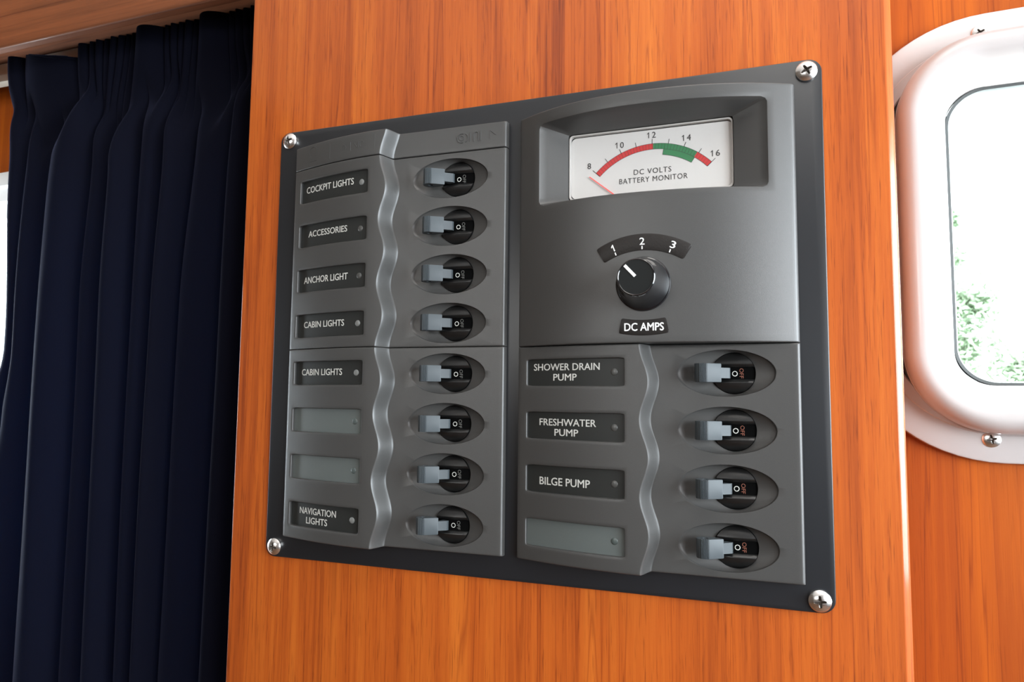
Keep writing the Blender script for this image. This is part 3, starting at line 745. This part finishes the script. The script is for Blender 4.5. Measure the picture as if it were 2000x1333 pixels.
# ---- selector knob with numbered scale plaque
KU, KV = 81.0, 23.6; KH = meter_h(KU - RU, KV)
def revolve(prof, cu, cv, ch, n=64):
    L = [[(cu + r * cos(2 * pi * k / n), cv + r * sin(2 * pi * k / n), ch + h) for k in range(n)] for r, h in prof]
    return L
kp = [(14.7, -1.6), (14.7, .6), (14.4, 1.1), (13.9, 1.3), (13.6, 1.9), (12.9, 3.4), (12.0, 6.4), (11.2, 10.5), (10.5, 15.5), (10.0, 20.0), (9.85, 21.8), (9.6, 22.6), (9.2, 22.9), (9.0, 22.8), (8.8, 22.5)]
V, F = loops_mesh(revolve(kp, KU, KV, KH)); knob = mk('selector_knob', V, F, M['gloss_black'], panel, sharp=35)
knob['label'] = 'glossy black selector knob with white pointer line'
V, F = loops_mesh(revolve([(8.8, 22.5), (.01, 22.5)], KU, KV, KH), True); mk('knob_face', V, F, M['knob_top'], knob, smooth=False)
d = Vector((-.68, .733)).normalized(); nn = Vector((-d.y, d.x)); c0 = Vector((KU, KV))
pts = [c0 + d * .6 + nn * .75, c0 + d * .6 - nn * .75, c0 + d * 8.4 - nn * .75, c0 + d * 8.4 + nn * .75]
V = [(p.x, p.y, KH + 22.55) for p in pts] + [(p.x, p.y, KH + 22.9) for p in pts]
mk('pointer_line', V, [(3, 2, 1, 0), (4, 5, 6, 7), (0, 1, 5, 4), (1, 2, 6, 5), (2, 3, 7, 6), (3, 0, 4, 7)], M['white_print'], knob, smooth=False)
def ms(u, v): return meter_h(u - RU, v)
def plaque(name, cu, cv, r0, r1, a0, a1, n=36, th=.35, rad=1.2):
    """annular sector with rounded corners lying on the cover; angles from straight up, clockwise"""
    pts = []
    da0, da1 = rad / r0, rad / r1
    def P(r, a): return (cu + r * sin(a), cv + r * cos(a))
    for i in range(n + 1): pts.append(P(r1, a0 + da1 + (a1 - a0 - 2 * da1) * i / n))
    for k in (1, 2, 3): t = k / 4 * pi / 2; pts.append(P(r1 - rad * (1 - cos(t)), a1 - da1 * (1 - sin(t))))
    pts.append(P(r1 - rad, a1)); pts.append(P(r0 + rad, a1))
    for k in (1, 2, 3): t = k / 4 * pi / 2; pts.append(P(r0 + rad * (1 - sin(t)), a1 - da0 * (1 - cos(t))))
    for i in range(n + 1): pts.append(P(r0, a1 - da0 - (a1 - a0 - 2 * da0) * i / n))
    for k in (1, 2, 3): t = k / 4 * pi / 2; pts.append(P(r0 + rad * (1 - cos(t)), a0 + da0 * (1 - sin(t))))
    pts.append(P(r0 + rad, a0)); pts.append(P(r1 - rad, a0))
    for k in (1, 2, 3): t = k / 4 * pi / 2; pts.append(P(r1 - rad * (1 - sin(t)), a0 + da1 * (1 - cos(t))))
    mid = [P((r0 + r1) / 2, math.atan2(p[0] - cu, p[1] - cv)) for p in pts]
    def shrink(p, m, k): L = math.hypot(p[0] - m[0], p[1] - m[1]) or 1; return (p[0] + (m[0] - p[0]) * k / L, p[1] + (m[1] - p[1]) * k / L)
    L = [[(p[0], p[1], ms(*p) - .2) for p in pts], [(p[0], p[1], ms(*p) + th * .6) for p in pts]]
    s1 = [shrink(p, m, .3) for p, m in zip(pts, mid)]; L.append([(p[0], p[1], ms(*p) + th) for p in s1]); L.append([(p[0], p[1], ms(*p) + th) for p in mid])
    V, F = loops_mesh(L); F = [f[::-1] for f in F]
    return mk(name, V, F, M['plaque'], panel, sharp=35)
sp = plaque('scale_plaque', 80.9, 1.2, 40.6, 49.6, math.radians(-31), math.radians(31.5))
sp['label'] = 'curved black plaque numbered one to three'
msl = lambda u, v: ms(u, v) + .38
def rot_text(body, cu, cv, hw, hh, ang, parent, bold, spacing=1.0, name='lettering'):
    o = text_mesh(body, -hw, hw, -hh, hh, lambda a, b: 0, name, M['white_print'], parent, bold=bold, lift=0, spacing=spacing)
    for v in o.data.vertices:
        x, y = v.co.x / S, v.co.z / S; X = cu + x * cos(ang) + y * sin(ang); Y = cv - x * sin(ang) + y * cos(ang); v.co = W3((X, Y, msl(X, Y)))
    return o
def one_pts(cu, cv, hh, wd, ang=0.0):
    q = [(-wd * .15, -hh), (wd * .45, -hh), (wd * .45, hh), (wd * .05, hh), (-wd * .95, hh * .45), (-wd * .95, hh * .1), (-wd * .15, hh * .42)]
    return [(cu + x * cos(ang) + y * sin(ang), cv - x * sin(ang) + y * cos(ang)) for x, y in q]
P1 = one_pts(65.0, 43.9, 1.9, 1.0, -.36)
mk('scale_number', [(x, y, msl(x, y)) for x, y in P1], [(0, 1, 2, 6), (6, 2, 3), (6, 3, 4, 5)], M['white_print'], sp, smooth=False)
for t, u, v, a in (('2', 80.7, 46.7, 0.0), ('3', 97.0, 43.9, .33)):
    rot_text(t, u, v, 1.3, 1.9, a, sp, .012, name='scale_number')
for a in (-.355, -.005, .35):
    V = []; ca = (sin(a), cos(a)); na = (cos(a), -sin(a))
    for r, k in ((41.2, -.28), (41.2, .28), (42.9, .28), (42.9, -.28)): x, y = 80.9 + r * ca[0] + k * na[0], 1.2 + r * ca[1] + k * na[1]; V.append((x, y, msl(x, y)))
    mk('scale_tick', V, [(0, 1, 2, 3)], M['white_print'], sp, smooth=False)
ap = plaque('amps_plaque', 81.1, 62.6, 58.4, 66.7, math.radians(180 - 11.6), math.radians(180 + 11.6), rad=1.0)
ap['label'] = 'small black plaque lettered DC AMPS'
text_mesh('DC AMPS', 70.9, 91.7, -1.6, 2.6, lambda u, v: ms(u, v) + .33, 'lettering', M['white_print'], ap, bold=0.02, lift=.06)

# ================================================================== curtain
def interp(z, pts):
    if z >= pts[0][0]: return pts[0][1]
    for (za, a), (zb, b) in zip(pts, pts[1:]):
        if z >= zb: t = (za - z) / (za - zb); return a + (b - a) * smooth(t)
    return pts[-1][1]
def curtain():
    z1, z0 = 276.0, -520.0
    # valleys between pleats at the gathered heading and between the looser folds below, as distances along the rail
    head = [-526, -506, -438, -424, -415, -407, -397, -389, -380, -374, -366, -336, -329, -321, -313, -305, -298, -268, -261, -254, -246, -238, -228, -218, -206]
    hamp = [9, 11, 6, 5, 6, 4, 6, 5, 4, 4, 12, 5, 6, 5, 6, 4, 11, 5, 6, 5, 6, 5, 6, 5]
    body = [-526, -492, -455, -402, -376, -350, -318, -292, -250, -226, -206]
    bamp = [11, 14, 23, 15, 22, 17, 21, 14, 22, 15]
    def fold(x, vv, am, pw):
        for k in range(len(vv) - 1):
            if vv[k] <= x <= vv[k + 1]:
                t = (x - vv[k]) / (vv[k + 1] - vv[k]); return am[k] * (sin(pi * t ** .8) ** pw)
        return 0
    NX, NZ = 640, 120; V = []; F = []
    for j in range(NZ + 1):
        t = j / NZ; z = z1 + (z0 - z1) * (t ** 1.6)
        for i in range(NX + 1):
            x = -526 + 320 * i / NX
            # folds start under the pinch line, which dips and rises from pleat to pleat
            pinch = 200 + 16 * sin(x * .071) + 8 * sin(x * .19)
            w_ = smooth((pinch + 34 - z) / 60)
            drift = (275 - z) * .012 * sin(x * .023 + 1)
            hh = fold(x, head, hamp, .75); bb = fold(x + drift, body, bamp, .8)
            ph = .5 * sin(x * .05 + z * .011) + .35 * sin(x * .21 + z * .02)
            out = hh * (1 - w_) * (1 - .45 * smooth((z1 - z) / 90)) + (bb + ph) * w_
            pinch_in = -3.5 * math.exp(-((z - pinch - 8) / 14) ** 2)
            tail = smooth((-120 - z) / 260) * (1 - smooth((x + 516) / 110))
            X = x + (1 - smooth((x + 526) / 75)) * interp(z, [(276, 0), (170, 14), (0, 24), (-60, 8), (-130, -14), (-520, -20)])
            conv = math.exp(-((z - 204) / 40.0) ** 2)
            X += conv * sum(k_ * (c_ - x) * math.exp(-((x - c_) / s_) ** 2) for c_, s_, k_ in ((-402, 34, .55), (-318, 20, .5), (-238, 28, .45)))
            X -= 11 * smooth((205 - z) / 170) * smooth((x + 526) / 60) * smooth((-206 - x) / 70) * (.6 + .4 * sin(x * .06))
            zz = z
            if j < 8 and -500 < x < -438: zz = z - (2.5 * sin(pi * (x + 500) / 62) + 14 * (x + 500) / 62) * (1 - j / 8.0)
            V.append((X, 50 - out - pinch_in * 1, zz))
    for j in range(NZ):
        for i in range(NX):
            a = j * (NX + 1) + i; F.append((a, a + NX + 1, a + NX + 2, a + 1))
    o = mk('curtain', V, F, M['fabric'], sharp=180, raw=True)
    md = o.modifiers.new('thickness', 'SOLIDIFY'); md.thickness = 0.0009; md.offset = -1
    tag(o, 'navy blue pleated curtain gathered beside the wood pillar', 'curtain')
curtain()
trk = boxes('curtain_track', [(-1450, -206, 267, 275, -72, -63), (-1450, -206, 275, 288, -69, -66)], M['track'], bevel=.8)
tag(trk, 'ivory curtain track under the pelmet board', 'curtain track')
for k, x in enumerate((-508, -452, -420, -385, -350, -318, -284, -250, -222)):
    V, F = box_vf(x - 2.5, x + 2.5, 258, 267.5, -70, -65); mk('glider', V, F, M['track'], trk, smooth=False)

# ================================================================== outside: a tree beyond the glass
def tree(label, cx, cy, base, blobs, nleaf, group=None):
    root = bpy.data.objects.new('tree', None); COL.objects.link(root); root.location = (cx * S, cy * S, base * S)
    tag(root, label, 'tree', group)
    top = max(b[2] for b in blobs); V = []; F = []
    def limb(p, q, r0, r1):
        p, q = Vector(p), Vector(q); ax = (q - p).normalized(); sd = ax.orthogonal().normalized(); up = ax.cross(sd); b = len(V); n = 8
        for c, r in ((p, r0), (q, r1)):
            for k in range(n): V.append(tuple(c + sd * r * cos(2 * pi * k / n) + up * r * sin(2 * pi * k / n)))
        for k in range(n): j = (k + 1) % n; F.append((b + k, b + j, b + n + j, b + n + k))
    limb((0, 0, 0), (0, 0, top * .6), 130, 80)
    for b in blobs: limb((0, 0, top * .45), (b[0], b[1], b[2]), 16, 4)
    mk('trunk', V, F, M['bark'], root, raw=True)
    V = []; F = []; rnd = random.Random(3)
    per = nleaf // len(blobs)
    for bx, by, bz, br in blobs:
        for _ in range(per):
            d_ = Vector((rnd.gauss(0, 1), rnd.gauss(0, 1), rnd.gauss(0, 1))).normalized() * br * abs(rnd.gauss(0, .75))
            c = Vector((bx, by, bz)) + d_; a = Vector((rnd.gauss(0, 1), rnd.gauss(0, 1), rnd.gauss(0, .6))).normalized() * rnd.uniform(18, 34)
            s_ = a.orthogonal().normalized() * rnd.uniform(8, 12); n_ = a.cross(s_).normalized() * 5; b = len(V)
            V += [tuple(c - a), tuple(c + s_ + n_), tuple(c + a), tuple(c - s_ + n_), tuple(c)]; F += [(b, b + 1, b + 4), (b + 1, b + 2, b + 4), (b + 2, b + 3, b + 4), (b + 3, b, b + 4)]
    tag(mk('foliage', V, F, M['leaf'], root, smooth=False, raw=True), kind='stuff')
tree('pale sunlit green tree seen through the porthole glass', 1900, 3600, -2200,
     [(-885, 0, 2600, 150), (-800, 50, 2430, 200), (-560, 0, 2310, 190), (-905, -50, 2880, 100), (-250, 0, 2250, 220), (60, 60, 2220, 220), (-870, 0, 3080, 60), (-760, 30, 2660, 110)], 7800)
g = world_box('ground', -30000, 30000, 700, 60000, -2260, -2200, plain('pale_gravel', (0.3, 0.3, 0.27), 0.9, bump=.3, bscale=20)); tag(g, kind='structure')
